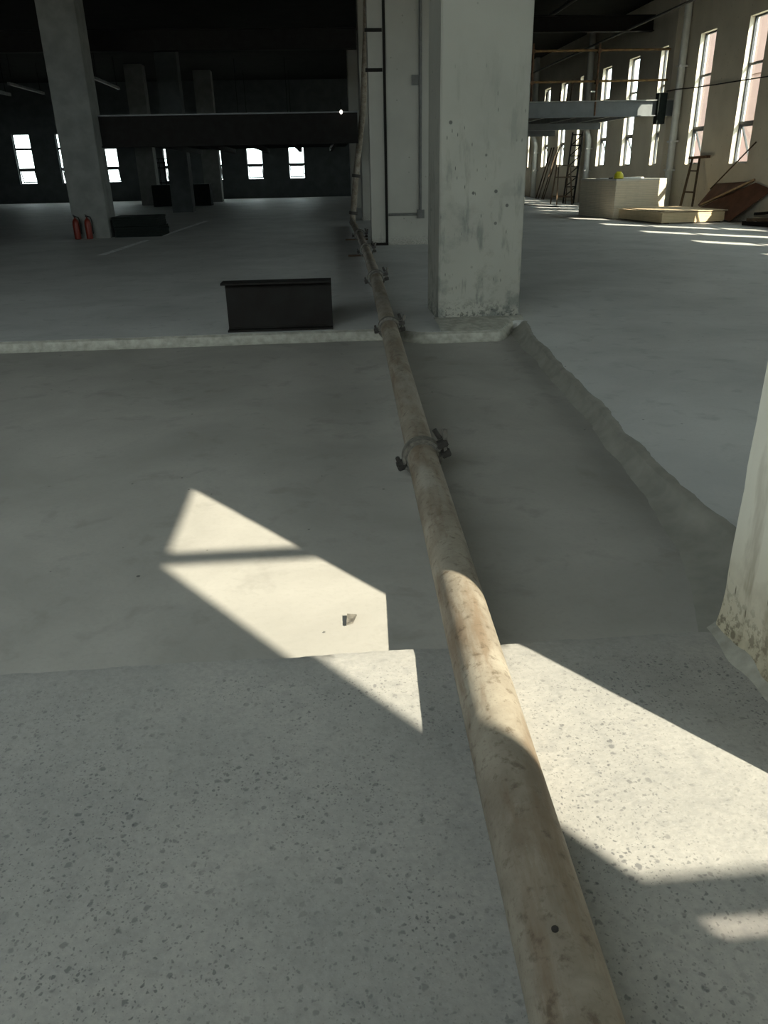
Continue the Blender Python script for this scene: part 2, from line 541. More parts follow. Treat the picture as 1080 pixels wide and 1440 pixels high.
# --- window prototype: local x across, local y outwards, z from the sill
WW = 0.95
def window_proto(name, h, t1, t2, gap, tilt, bar=0.03):
    root = thing(name, None, None, kind='structure')
    f = 0.045
    y0, y1 = 0.13, 0.19
    m = MB()
    m.box(-WW / 2, -WW / 2 + f, y0, y1, 0, h).box(WW / 2 - f, WW / 2, y0, y1, 0, h)
    m.box(-WW / 2 + f, WW / 2 - f, y0, y1, 0, f).box(-WW / 2 + f, WW / 2 - f, y0, y1, h - f, h)
    m.build('frame', 'frame', root)
    for z in (t1, t2):
        MB().box(-WW / 2 + f, WW / 2 - f, y0, y1, z - bar, z + bar).build('transom', 'frame', root)
    for za, zb in ((t1 + 0.03, t2 - 0.03), (t2 + 0.03, h - f)):
        MB().box(-WW / 2 + f, WW / 2 - f, 0.157, 0.163, za, zb).build('pane', 'glass', root)
    # top-hung sash standing open outwards
    hs = t1 - 0.03 - gap - f
    mt = Matrix.Translation((0, 0.165, t1 - 0.03 - gap)) @ Matrix.Rotation(tilt, 4, 'X')
    xa = WW / 2 - f - 0.012
    s = MB()
    s.box(-xa, -xa + 0.05, -0.02, 0.02, -hs, 0, mt).box(xa - 0.05, xa, -0.02, 0.02, -hs, 0, mt)
    s.box(-xa + 0.05, xa - 0.05, -0.02, 0.02, -0.06, 0, mt).box(-xa + 0.05, xa - 0.05, -0.02, 0.02, -hs, -hs + 0.05, mt)
    sash = s.build('sash', 'frame', root)
    MB().box(-xa + 0.05, xa - 0.05, -0.003, 0.003, -hs + 0.05, -0.06, mt).build('pane', 'glass', sash)
    p = mt @ Vector((xa - 0.02, 0, -hs * 0.85))
    MB().bar((xa + 0.005, 0.165, f + 0.25), p, 0.015, 0.015).build('stay', 'frame', sash)
    index_children(root)
    return root

WNUM = [0]
def place_window(proto, used, loc, rz, label):
    WNUM[0] += 1
    o = proto if not used else copy_tree(proto)
    o.location = loc
    o.rotation_euler = (0, 0, rz)
    old = o.name
    o.name = 'window_%d' % WNUM[0]
    if not used:
        KIDS[o.name] = KIDS.pop(old)
    tag(o, label, kind='structure')
    return o

def portal(loc, rot, sx, sy):
    d = bpy.data.lights.new('daylight_portal', 'AREA')
    d.shape = 'RECTANGLE'
    d.size = sx
    d.size_y = sy
    d.cycles.is_portal = True
    o = bpy.data.objects.new('daylight_portal', d)
    COL.objects.link(o)
    o.location = loc
    o.rotation_euler = rot

def holed_wall(m, axis, a0, a1, b0, b1, z0, z1, centres, sill, top):
    """wall along an axis with one rectangular opening per centre"""
    def bx(p, q, za, zb):
        if axis == 'x':
            m.box(p, q, b0, b1, za, zb)
        else:
            m.box(b0, b1, p, q, za, zb)
    bx(a0, a1, z0, sill)
    bx(a0, a1, top, z1)
    cur = a0
    for c in sorted(centres):
        bx(cur, c - WW / 2, sill, top)
        cur = c + WW / 2
    bx(cur, a1, sill, top)

# right wall
SILL, TOP = 1.38, 4.75
rc = [21.3 + 2.72 * k for k in range(-7, 10)]
m = MB()
holed_wall(m, 'y', BACK - WT, FAR + WT, RIGHT, RIGHT + WT, -0.35, CEIL, rc, SILL, TOP)
tag(m.build('wall_right', 'wall'), 'beige plastered wall with a row of tall windows', kind='structure')
pw = window_proto('window_1', TOP - SILL, 0.97, 2.31, 0.0, R(22))
order = ['first', 'second', 'third', 'fourth', 'fifth', 'sixth', 'seventh', 'eighth', 'ninth', 'tenth', 'eleventh', 'twelfth', 'thirteenth', 'fourteenth', 'fifteenth', 'sixteenth', 'seventeenth']
for i, c in enumerate(rc):
    place_window(pw, i > 0, (RIGHT, c, SILL), -PI / 2, 'tall three-pane window, %s along the beige right-hand wall' % order[i])
    portal((RIGHT + WT + 0.03, c, (SILL + TOP) / 2), (0, PI / 2, 0), TOP - SILL, WW)

# wall behind the photographer
BS, BT = 1.38, 4.86
bc = [2.945]
FILL_STRIPS = [(-11.5, -0.4, 2.3, 5.0), (8.2, 10.6, 1.0, 4.4)]   # unseen unglazed openings, added and sized to let fill daylight onto floor and walls
m = MB()
holed_wall(m, 'x', -0.4, 8.2, BACK - WT, BACK, -0.35, CEIL, bc, BS, BT)
m.box(LEFT, -11.5, BACK - WT, BACK, -0.35, CEIL).box(10.6, RIGHT, BACK - WT, BACK, -0.35, CEIL)
for x0, x1, z0, z1 in FILL_STRIPS:
    m.box(x0, x1, BACK - WT, BACK, -0.35, z0).box(x0, x1, BACK - WT, BACK, z1, CEIL)
    portal(((x0 + x1) / 2, BACK - WT - 0.03, (z0 + z1) / 2), (PI / 2, 0, 0), x1 - x0, z1 - z0)
tag(m.build('wall_back', 'wall'), 'plastered wall behind the photographer', kind='structure')
pw2 = window_proto('window_30', BT - BS, 0.98, 2.63, 0.05, R(22))
for i, c in enumerate(bc):
    place_window(pw2, i > 0, (c, BACK, BS), PI, 'tall three-pane window in the wall behind the photographer')
    portal((c, BACK - WT - 0.03, (BS + BT) / 2), (PI / 2, 0, 0), WW, BT - BS)

# far wall
FS, FT = 1.02, 3.66
fc = [-16.85, -14.45, -12.05, -8.5, -6.1, -3.7, -1.25]
m = MB()
holed_wall(m, 'x', LEFT - WT, RIGHT + WT, FAR, FAR + WT, -0.35, CEIL, fc, FS, FT)
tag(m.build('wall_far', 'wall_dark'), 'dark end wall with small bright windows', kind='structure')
pw3 = window_proto('window_40', FT - FS, 0.80, 1.86, 0.02, R(20), 0.06)
for i, c in enumerate(fc):
    place_window(pw3, i > 0, (c, FAR, FS), 0, 'bright window in the dark end wall, %s from the hall corner' % order[i])

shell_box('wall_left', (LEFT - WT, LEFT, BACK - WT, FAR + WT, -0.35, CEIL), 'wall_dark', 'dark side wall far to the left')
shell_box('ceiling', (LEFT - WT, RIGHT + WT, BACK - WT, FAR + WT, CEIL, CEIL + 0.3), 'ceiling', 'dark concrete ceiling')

# --- concrete columns
def column(x0, x1, y0, y1, mat, label, z1=CEIL):
    return tag(MB().box(x0, x1, y0, y1, -0.1, z1, bev=0.012).build('column', mat), label, 'column', kind='structure')
column(1.13, 1.95, 7.75, 8.57, 'pillar', 'white square column with dark splashes standing by the pipe at the far slab edge')
# near column: edges slightly ragged
m = MB()
zs = [-0.1, 0.0, 0.03, 0.08] + [0.15 + 0.07 * i for i in range(30)] + [3.0, CEIL]
rows = []
for z in zs:
    k = 0.008 if z < 0.05 else 0.0
    q = lambda s: 0.003 * nz(z * 9, s) + 0.003 * nz(z * 31, s + 3)
    a, b_, c_, d_ = (1.235 - k + q(1), 1.15 - k), (1.235 - k + q(2), 2.06 + k * 0.2), (2.05, 2.06), (2.05, 1.15)
    c = 0.012
    rows.append([(a[0], a[1] + c, z), (a[0], 1.6, z), (b_[0], b_[1] - c, z), (b_[0] + c, b_[1], z), (c_[0] - c, c_[1], z), (c_[0], c_[1] - c, z), (d_[0], d_[1] + c, z), (d_[0] - c, d_[1], z), (a[0] + c, a[1], z), (a[0], a[1] + c, z)])
m.loft(rows)
tag(m.build('column', 'near_col', smooth=True), 'off-white plastered column close by on the right', 'column', kind='structure')
column(1.34, 2.20, 16.40, 17.22, 'pillar2', 'plain white column with a conduit, behind the splashed column')
column(1.3, 2.1, 25.0, 25.8, 'pillar2', 'white column further back along the pipe row')
column(1.3, 2.1, 33.5, 34.3, 'pillar2', 'white column far back along the pipe row')
column(-6.02, -5.18, 20.4, 21.2, 'pillar3', 'dim grey column with two red extinguishers at its foot')
column(-8.95, -8.1, 42.4, 43.2, 'pillar3', 'far dim column standing before the end windows')
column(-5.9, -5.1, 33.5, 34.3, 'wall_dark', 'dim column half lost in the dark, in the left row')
column(-6.1, -5.22, 45.0, 45.8, 'pillar3', 'dim column hiding one end window')
# mortar lump at the near column's foot, and the raised curb under the splashed column
m = MB()
rows = []
for i in range(34):
    yy = 1.16 + 0.0273 * i
    wdt = 0.022 + 0.014 * nz(yy * 11, 4.4) + (0.022 * max(0, 1 - abs(yy - 1.85) / 0.12))
    hh = 0.020 + 0.016 * nz(yy * 16, 8.8) + (0.022 * max(0, 1 - abs(yy - 1.86) / 0.12))
    rows.append([(1.25, yy, hh + 0.012), (1.228, yy, hh), (1.228 - wdt * 0.5, yy, hh * 0.45), (1.228 - wdt, yy, 0.001)])
tag(m.loft(rows).build('trim', 'mortar', smooth=True), 'crumbly mortar fillet along the near column foot', kind='structure')
m = MB()
rows = []
for i in range(30):
    x = 1.08 + 0.031 * i
    d = 0.012 * nz(x * 12, 3.9)
    f = max(7.2 + d, far_edge(x) + 0.035)
    rows.append([(x, f, 0.001), (x, f + (7.77 - f) * 0.2, 0.018 + d), (x, f + (7.77 - f) * 0.5, 0.030 + d), (x, 7.77, 0.034)])
tag(m.loft(rows).build('trim', 'mortar', smooth=True), 'rough mortar apron in front of the splashed column', kind='structure')

# white pier panel left of the second column, its dark joints and edge trim
pp = thing('pier_panel', 'tall white pier panel edged by dark strips beside the plain column', 'panel', (1.02, 16.4, 0), kind='structure')
MB().box(0, 0.30, 0, 0.30, 0, CEIL).build('panel', 'pillar2', pp)
MB().box(0.28, 0.33, -0.035, -0.002, 0.03, CEIL).build('edge_strip', 'dark_steel', pp)
MB().box(-0.02, 0.33, -0.06, 0.0, 0.0, 0.05).build('foot_strip', 'dark_steel', pp)
for z in (3.08, 3.72, 4.66):
    MB().box(-0.05, 0.27, -0.02, -0.002, z, z + 0.06).build('joint', 'dark_steel', pp)
# conduit on the second column
cn = thing('conduit', 'thin conduit with a junction box on the plain white column', 'conduit', (1.34, 16.4, 0))
MB().tube([(0.66, -0.03, 0.62), (0.66, -0.03, CEIL - 0.01)], 0.03, 10).build('riser', 'conduit', cn)
MB().tube([(0.02, -0.03, 0.58), (0.66, -0.03, 0.58)], 0.026, 10).build('branch', 'conduit', cn)
MB().box(0.60, 0.74, -0.07, -0.001, 0.50, 0.66).build('junction_box', 'conduit', cn)
MB().box(0.50, 0.62, -0.06, -0.001, 2.85, 3.02).build('switch_box', 'conduit', cn)

# pilasters and downpipes on the right wall
for k, v in enumerate((25.75, 33.91, 42.07, 17.59, 9.43)):
    tag(MB().box(10.80, RIGHT - 0.002, v, v + 0.45, 0, CEIL).build('column', 'wall'),
        'beige pilaster on the window wall, %s' % ['beside the tall board stack', 'behind the truss ladder', 'nearest the end corner', 'nearer than the leaning frame', 'closest to the camera'][k], 'column', kind='structure')
for k, v in enumerate((25.18, 33.15, 41.3)):
    d = thing('downpipe', 'white plastic downpipe %s' % ['rising behind the tall board stack', 'with a kink, beside the truss ladder', 'with a kink, near the far corner of the window wall'][k], 'pipe', (10.84, v, 0))
    if k == 0:
        MB().tube([(0, 0, 0.0), (0, 0, CEIL - 0.01)], 0.11, 14).build('pipe', 'white_pipe', d, True)
    else:
        MB().tube([(-0.03, 0, 0.0), (-0.03, 0, 2.3), (-0.06, 0.0, 2.45), (-0.05, 0.45, 2.8), (-0.03, 0.5, 2.95), (-0.03, 0.5, CEIL - 0.01)], 0.12, 14).build('pipe', 'white_pipe', d, True)
    for z in (1.2, 2.0, 4.0):
        MB().box(-0.13, 0.14, -0.13, 0.13, z, z + 0.05).build('bracket', 'white_pipe', d)

# steel beam from the back wall to the near column (its shadow trims the sun patch)
def i_beam(name, label, a, b, bottom, top, width, mats=('grey_steel', 'flange'), tw=0.02, tf=0.025, plates=0):
    """I-section from plan point a to plan point b"""
    ax, ay = a
    L = math.hypot(b[0] - ax, b[1] - ay)
    o = thing(name, label, 'beam', (ax, ay, bottom), math.atan2(b[1] - ay, b[0] - ax))
    h = top - bottom
    MB().box(0, L, -tw / 2, tw / 2, tf, h - tf).build('web', mats[0], o)
    MB().box(0, L, -width / 2, width / 2, h - tf, h).build('flange', mats[1], o)
    MB().box(0, L, -width / 2, width / 2, 0, tf).build('flange', mats[0], o)
    for i in range(plates):
        x = L * (i + 0.5) / plates
        MB().box(x - 0.008, x + 0.008, -width / 2 + 0.01, width / 2 - 0.01, tf, h - tf).build('stiffener', mats[0], o)
    return o
i_beam('steel_beam', 'steel beam from the wall behind the photographer to the near column', (1.95, BACK), (1.95, 1.15), 3.29, 3.98, 0.2)

# --- mezzanine on the right
bmr = i_beam('steel_beam', 'grey steel beam with pale top flange crossing in front of the right-hand windows', (2.2, 25.5), (10.98, 25.5), 2.74, 3.18, 0.22)
MB().box(8.12, 8.38, -0.16, 0.10, -0.22, 0.62).build('end_bracket', 'board_dark', bmr)
dk = thing('mezzanine_deck', 'dark deck carried behind the grey beam under the right-hand windows', 'deck', (0, 0, 0))
MB().box(2.2, 10.5, 25.64, 44.0, 3.06, 3.14).build('deck_plate', 'soffit', dk)
for u in (3.0, 4.1, 5.2, 6.3, 7.4, 8.5, 9.6, 10.4):
    MB().box(u - 0.05, u + 0.05, 25.64, 44.0, 2.84, 3.06).build('joist', 'flange', dk)
for v in (31.0, 37.0, 43.0):
    MB().box(2.2, 10.5, v - 0.06, v + 0.06, 2.62, 2.84).build('cross_beam', 'grey_steel', dk)
rl = thing('scaffold_railing', 'ochre and rusty tube railing standing on the grey beam', 'railing', (0, 25.5, 3.18))
for z, mt in ((0.50, 'yellow_tube'), (1.30, 'yellow_tube')):
    MB().tube([(2.3, 0.05, z), (10.6, 0.05, z + 0.03)], 0.032, 10).build('rail', mt, rl)
for u in (2.6, 4.5, 6.45, 8.43):
    MB().tube([(u, 0, -0.4 if u == 8.43 else 0.0), (u, 0, 1.5)], 0.03, 10).build('post', 'rust', rl)
for u in (6.45, 8.43):
    for z in (0.50, 1.30):
        MB().box(u - 0.05, u + 0.05, -0.05, 0.1, z - 0.05, z + 0.05).build('coupler', 'rust', rl)
for k, (u, v, hgt) in enumerate(((9.0, 30.5, 0.95), (9.35, 31.2, 1.15), (9.15, 32.0, 0.8), (8.9, 33.0, 0.9))):
    tag(MB().bar((u, v, 3.15), (u + 0.12, v + 0.2, 3.14 + hgt), 0.05, 0.05).build('timber_stud', 'timber'),
        'thin timber stud standing on the dark deck, %s from the beam' % order[k], 'timber', 'thin studs on the deck')

# --- mezzanine on the left
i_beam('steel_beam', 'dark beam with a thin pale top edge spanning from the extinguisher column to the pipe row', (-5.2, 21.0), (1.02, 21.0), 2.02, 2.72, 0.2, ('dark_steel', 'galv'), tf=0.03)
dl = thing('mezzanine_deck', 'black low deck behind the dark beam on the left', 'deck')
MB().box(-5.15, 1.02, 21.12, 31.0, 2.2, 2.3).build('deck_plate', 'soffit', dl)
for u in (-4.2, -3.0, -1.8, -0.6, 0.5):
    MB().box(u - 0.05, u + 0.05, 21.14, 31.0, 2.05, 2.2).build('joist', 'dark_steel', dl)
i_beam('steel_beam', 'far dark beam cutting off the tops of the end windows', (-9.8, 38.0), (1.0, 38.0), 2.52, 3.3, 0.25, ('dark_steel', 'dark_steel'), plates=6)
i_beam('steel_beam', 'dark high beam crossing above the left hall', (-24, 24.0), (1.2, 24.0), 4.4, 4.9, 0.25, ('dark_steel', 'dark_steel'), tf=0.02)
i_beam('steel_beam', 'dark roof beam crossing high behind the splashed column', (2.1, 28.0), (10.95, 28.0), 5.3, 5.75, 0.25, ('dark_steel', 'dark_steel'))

# --- ceiling purlins and pipes
for u, r_, lab in ((7.9, 0.06, 'pale roof pipe running deep into the hall, nearest the splashed column'), (10.1, 0.035, 'thin roof pipe running along the window wall')):
    z = 5.95 if u < 9 else 5.35
    tag(MB().tube([(u, 10, z), (u, 49.9, z)], r_, 10).build('roof_pipe', 'conduit'), lab, 'pipe')
for u, v0, v1, z, lab in ((-12.7, 37.5, 42, 5.0, 'unlit strip rail hung over the leftmost end windows'), (-8.8, 36, 40.2, 5.0, 'unlit strip rail hung beside the extinguisher column'),
                          (-11.2, 29, 33, 4.2, 'unlit strip rail at the left edge of the hall'), (-3.6, 40, 46, 3.35, 'low strip rail over the end window pair, left one'), (-1.3, 40, 46, 3.35, 'low strip rail over the end window pair, right one')):
    o = thing('light_rail', lab, 'light', (u, (v0 + v1) / 2, z))
    hl = (v1 - v0) / 2
    MB().box(-0.05, 0.05, -hl, hl, -0.05, 0.05).build('housing', 'flange', o)
    for vv in (-hl * 0.8, hl * 0.8):
        MB().box(-0.01, 0.01, vv - 0.01, vv + 0.01, 0.05, CEIL - z - 0.002).build('hanger', 'dark_steel', o)

# ================================================================ THE PUMP LINE
RP = 0.077
def frame_y(a, b):
    a, b = Vector(a), Vector(b)
    d = (b - a).normalized()
    x = d.cross(Vector((0, 0, 1))).normalized()
    z = x.cross(d)
    mt = Matrix((x, d, z)).transposed().to_4x4()
    mt.translation = a
    return mt, (b - a).length

def pipe_section(a, b, label):
    mt, L = frame_y(a, b)
    o = thing('pump_pipe', label, 'pipe', group='sections of the pump line')
    o.matrix_world = mt
    n = max(2, int(L / 0.25))
    MB().tube([(0, L * i / n, 0) for i in range(n + 1)], RP, 40).build('tube', 'pipe', o, True)
    MB().ring(RP - 0.004, RP + 0.010, 0.0, 0.03).build('end_collar', 'clamp', o, True)
    MB().ring(RP - 0.004, RP + 0.010, L - 0.03, L).build('end_collar', 'clamp', o, True)
    return o

def pipe_clamp(at, nxt, label, roll=0.0, big=1.0):
    mt, L = frame_y(at, nxt)
    o = thing('pipe_clamp', label, 'clamp', group='clamps of the pump line')
    o.matrix_world = mt @ Matrix.Rotation(roll, 4, 'Y') @ Matrix.Scale(big, 4)
    r0, r1 = RP + 0.0105, RP + 0.028
    MB().ring(r0, r1, -0.035, 0.035, R(18), R(176), 20).build('half_shell', 'clamp', o, True)
    MB().ring(r0, r1, -0.035, 0.035, R(188), R(344), 20).build('half_shell', 'clamp', o, True)
    # hinge on the left
    h = MB().box(-r1 - 0.034, -r1 + 0.010, -0.028, 0.028, -0.022, 0.022, bev=0.005)
    h.tube([(-r1 - 0.02, -0.042, 0), (-r1 - 0.02, 0.042, 0)], 0.012, 10)
    h.box(-r1 - 0.026, -r1 - 0.004, -0.012, 0.012, 0.0, 0.05, bev=0.004)
    h.build('hinge', 'clamp_dark', o)
    # over-centre lever and its lugs on the right
    l = MB().box(r1 - 0.015, r1 + 0.045, -0.026, 0.026, 0.005, 0.040, bev=0.005)
    l.box(r1 - 0.012, r1 + 0.040, -0.026, 0.026, -0.050, -0.016, bev=0.005)
    l.build('lug', 'clamp_dark', o)
    MB().bar((r1 + 0.012, 0.0, -0.02), (r1 + 0.055, 0.015, 0.085), 0.030, 0.018).build('lever', 'clamp', o)
    MB().tube([(r1 + 0.015, 0.01, 0.05), (r1 + 0.005, 0.012, 0.105)], 0.013, 8).build('wedge_pin', 'clamp_dark', o)
    return o

J = [(0.285, -1.2, 0.146), (0.462, 3.70, 0.045), (0.572, 7.02, 0.085), (0.680, 10.3, 0.110), (0.775, 14.2, 0.110), (0.832, 17.7, 0.110), (0.862, 22.25, 0.110)]
labs = ['long cement-stained pump pipe nearest the camera, crossing the sunlit slab edge',
        'grey pump pipe section lying in the sunken floor',
        'pump pipe section climbing over the far slab edge beside the short beam',
        'thin-looking pump pipe section just past the short beam',
        'pump pipe section between the two wooden bearers',
        'last flat pump pipe section before the riser']
for i in range(6):
    a, b = Vector(J[i]), Vector(J[i + 1])
    d = (b - a).normalized()
    ps = pipe_section(a + d * (0.004 if i else 0), b - d * 0.004, labs[i])
    if i == 0:
        MB().tube([(-0.16 * RP, 2.10, 0.96 * RP), (-0.17 * RP, 2.10, 1.02 * RP)], 0.0065, 12).build('plug', 'clamp_dark', ps)
clabs = ['cement-crusted clamp with raised lever in the middle of the sunken floor',
         'clamp where the pump line meets the far slab edge',
         'dark clamp with lever beside the short beam end',
         'small clamp over the first wooden bearer',
         'small clamp over the second wooden bearer']
for i in range(1, 6):
    pipe_clamp(J[i], J[i + 1], clabs[i - 1], R((-22, -10, -14, -10, -5)[i - 1]), (1.0, 1.0, 1.12, 1.2, 1.2)[i - 1])
# riser with elbow
rs = thing('pump_riser', 'pump pipe riser climbing beside the white pier panel', 'pipe', (0, 0, 0))
pts = [(0.864, 22.256, 0.11), (0.868, 22.34, 0.115), (0.874, 22.42, 0.15), (0.885, 22.47, 0.22), (0.90, 22.48, 0.34)]
MB().tube(pts, 0.082, 20).build('elbow', 'pipe', rs, True)
MB().tube([(0.90, 22.48, 0.34), (1.01, 22.48, 1.31), (1.24, 22.48, 2.83), (1.36, 22.48, 4.4), (1.45, 22.48, CEIL - 0.01)], 0.08, 20).build('upright', 'pipe', rs, True)
for p, q in (((0.90, 22.48, 0.34), (0.93, 22.48, 0.6)), ((1.01, 22.48, 1.27), (1.04, 22.48, 1.5))):
    mt, L = frame_y(p, q)
    c = MB().ring(RP + 0.004, RP + 0.04, -0.04, 0.04).build('collar', 'clamp_dark', rs, True)
    c.matrix_local = mt
tag(MB().box(0.05, 0.55, -0.95, -0.85, 0.0, 0.06, bev=0.004).build('timber_bearer', 'timber'), 'timber bearer propping the near end of the pump line', 'timber')
# bearers and bits under the line
for (x0, x1, yv, lab) in ((0.46, 0.83, 14.35, 'dark wooden bearer under the pump line, nearer one'), (0.52, 1.02, 17.85, 'dark wooden bearer under the pump line, farther one')):
    m = MB().box(x0, x1, yv - 0.05, yv + 0.05, 0.0, 0.028, bev=0.004)
    tag(m.build('timber_bearer', 'timber'), lab, 'timber')

# ================================================================ OBJECTS ON THE FLOORS
# short H-section offcut
hb = thing('beam_offcut', 'short dark steel H-section standing on the floor beside the pipe', 'beam', (-0.435, 7.62, 0), R(-0.6))
L2, hh, fw = 0.505, 0.455, 0.22
MB().box(-L2, L2, -0.009, 0.009, 0.018, hh - 0.018).build('web', 'dark_steel', hb)
MB().box(-L2 - 0.03, L2, -fw / 2, fw / 2, hh - 0.018, hh).build('flange', 'dark_steel', hb)
MB().box(-L2, L2, -fw / 2, fw / 2, 0, 0.018).build('flange', 'dark_steel', hb)
m = MB()
for s in (-1, 1):
    m.bar((-L2, s * 0.016, 0.024), (L2, s * 0.016, 0.024), 0.016, 0.010)
m.build('weld_bead', 'dark_steel', hb)

# fire extinguishers at the dim column
def extinguisher(loc, label):
    o = thing('fire_extinguisher', label, 'extinguisher', loc, 0, 'extinguishers at the dim column')
    MB().lathe([(0.055, 0), (0.075, 0.015), (0.078, 0.05), (0.078, 0.36), (0.068, 0.42), (0.035, 0.465), (0.02, 0.475), (0.02, 0.5)], 16).build('cylinder', 'red', o, True)
    MB().box(-0.018, 0.018, -0.025, 0.025, 0.5, 0.53).bar((0, -0.02, 0.535), (0, -0.11, 0.56), 0.022, 0.012).bar((0, -0.02, 0.515), (0, -0.10, 0.52), 0.022, 0.01).build('valve', 'rubber', o)
    MB().tube([(0.02, 0, 0.515), (0.08, 0.0, 0.50), (0.105, 0, 0.42), (0.10, 0, 0.25), (0.095, 0, 0.12)], 0.012, 8).build('hose', 'rubber', o)
    return o
extinguisher((-5.62, 20.22, 0), 'red extinguisher at the dim column, the one nearer the beam')
extinguisher((-5.90, 20.22, 0), 'red extinguisher at the dim column, at its outer corner')

# dark boards piled beside the dim column
for k, (x0, x1, y0, y1, z0, z1, lab) in enumerate(((-5.08, -3.95, 20.5, 21.6, 0.0, 0.24, 'dark board bundle on the floor beside the extinguisher column, lower one'),
                                                   (-5.12, -4.00, 20.55, 21.6, 0.245, 0.47, 'dark board bundle beside the extinguisher column, upper one'))):
    o = thing('board_bundle', lab, 'boards')
    n = 4
    for i in range(n):
        za = z0 + (z1 - z0) * i / n
        j = random.uniform(-0.015, 0.015)
        MB().box(x0 + j, x1 + j, y0, y1, za + 0.001, za + (z1 - z0) / n - 0.003).build('board', 'board_dark', o)
tag(MB().box(-7.9, -5.2, 40.0, 41.0, 0, 0.95).build('crate', 'board_dark'), 'black crate far back in front of the far dim column', 'crate')
# worn floor line
for (a, b, lab) in (((-4.27, 15.9), (-4.09, 19.4), 'nearer worn white line painted on the dark floor'), ((-3.98, 20.55), (-3.69, 26.8), 'farther worn white line painted on the dark floor')):
    d = Vector((b[0] - a[0], b[1] - a[1], 0)).normalized()
    s = Vector((d.y, -d.x, 0)) * 0.07
    A, Bv = Vector((a[0], a[1], 0.003)), Vector((b[0], b[1], 0.003))
    tag(MB().slab([A - s, A + s, Bv + s, Bv - s], 0.002).build('floor_marking', 'paint'), lab, 'marking')
# black scaffold in front of the far window
sf = thing('window_scaffold', 'thin black scaffold bars standing before an end window', 'scaffold', (-8.45, 46.5, 0))
for u in (-0.5, -0.15, 0.1, 0.5):
    MB().bar((u, 0, 0), (u, 0, 2.2), 0.05, 0.05).build('post', 'rubber', sf)
for z in (1.0, 1.75, 2.0, 2.2):
    MB().bar((-0.6, 0, z), (0.6, 0, z - 0.03), 0.05, 0.05).build('rail', 'rubber', sf)
# small lamp glint by the riser
bl = bpy.data.materials.new('lamp_glow')
bl.use_nodes = True
bl.node_tree.nodes['Principled BSDF'].inputs['Emission Color'].default_value = (1, 0.95, 0.85, 1)
bl.node_tree.nodes['Principled BSDF'].inputs['Emission Strength'].default_value = 3
M['glow'] = bl
lb = thing('site_lamp', 'tiny lit lamp hanging high beside the riser', 'lamp', (0.62, 20.86, 2.66))
MB().lathe([(0.015, 0), (0.03, 0.02), (0.034, 0.05), (0.02, 0.08)], 10).build('bulb', 'glow', lb, True)
MB().tube([(0, 0, 0.08), (0, 0.0, 0.25)], 0.015, 8).build('holder', 'rubber', lb)

# --- tall stack of gypsum boards
SX, SY, SR = 8.33, 22.80, R(6)
nb = 6
hgt = 1.04
words = ['bottom bundle', 'second bundle from the floor', 'third bundle from the floor', 'third bundle from the top', 'second bundle from the top', 'top bundle']
for k in range(nb):
    o = thing('gypsum_bundle', 'pale gypsum boards, %s of the tall stack' % words[k], 'boards', (SX, SY, hgt * k / nb), SR, 'tall stack of gypsum boards')
    z1 = hgt / nb
    for i in range(4):
        a = random.uniform(-0.006, 0.006)
        c = random.uniform(-0.006, 0.006)
        MB().box(a, 1.53 + a, c, 2.4 + c, z1 * i / 4 + 0.0005, z1 * (i + 1) / 4 - 0.0025).build('board', 'gyps' if (k, i) != (5, 3) else 'gyps_top', o)
def on_stack(x, y, z=0.0):
    return (SX + x * math.cos(SR) - y * math.sin(SR), SY + x * math.sin(SR) + y * math.cos(SR), hgt + z)
# helmet
hm = thing('hard_hat', 'yellow hard hat on the corner of the tall board stack', 'helmet', on_stack(0.16, 0.22, -0.002), R(30))
m = MB()
pr = [(0.125, 0.03), (0.126, 0.06), (0.120, 0.10), (0.104, 0.14), (0.076, 0.17), (0.04, 0.186), (0.008, 0.19)]
m.lathe(pr, 24, Matrix.Diagonal((1.15, 1.0, 1.0, 1)))
m.build('shell', 'hat', hm, True)
MB().lathe([(0.126, 0.022), (0.150, 0.014), (0.152, 0.020), (0.126, 0.034)], 24, Matrix.Diagonal((1.18, 1.0, 1, 1))).build('brim', 'hat', hm, True)
MB().box(-0.11, 0.11, -0.010, 0.010, 0.165, 0.198, bev=0.008).build('ridge', 'hat', hm, True)
MB().lathe([(0.118, 0.0), (0.12, 0.016), (0.112, 0.03)], 16).build('headband', 'rubber', hm)
tag(MB().box(-0.02, 0.78, 0, 0.35, 0.0, 0.035).build('foam_offcut', 'paper', loc=on_stack(0.30, 0.5)), 'white foam offcut lying behind the yellow helmet', 'board').rotation_euler = (0, 0, SR)
tag(MB().box(-0.5, -0.05, 0, 0.3, 0.0, 0.012).build('paper_sheet', 'paper', loc=on_stack(0.52, 1.1)), 'white paper sheet on the tall stack behind the helmet', 'paper').rotation_euler = (0, 0, SR)
tag(MB().tube([(0, 0, 0.02), (0.12, 0.05, 0.02)], 0.02, 10).build('tape_gun', 'rubber', loc=on_stack(0.03, 0.55)), 'small dark tool left on the tall stack beside the helmet', 'tool')

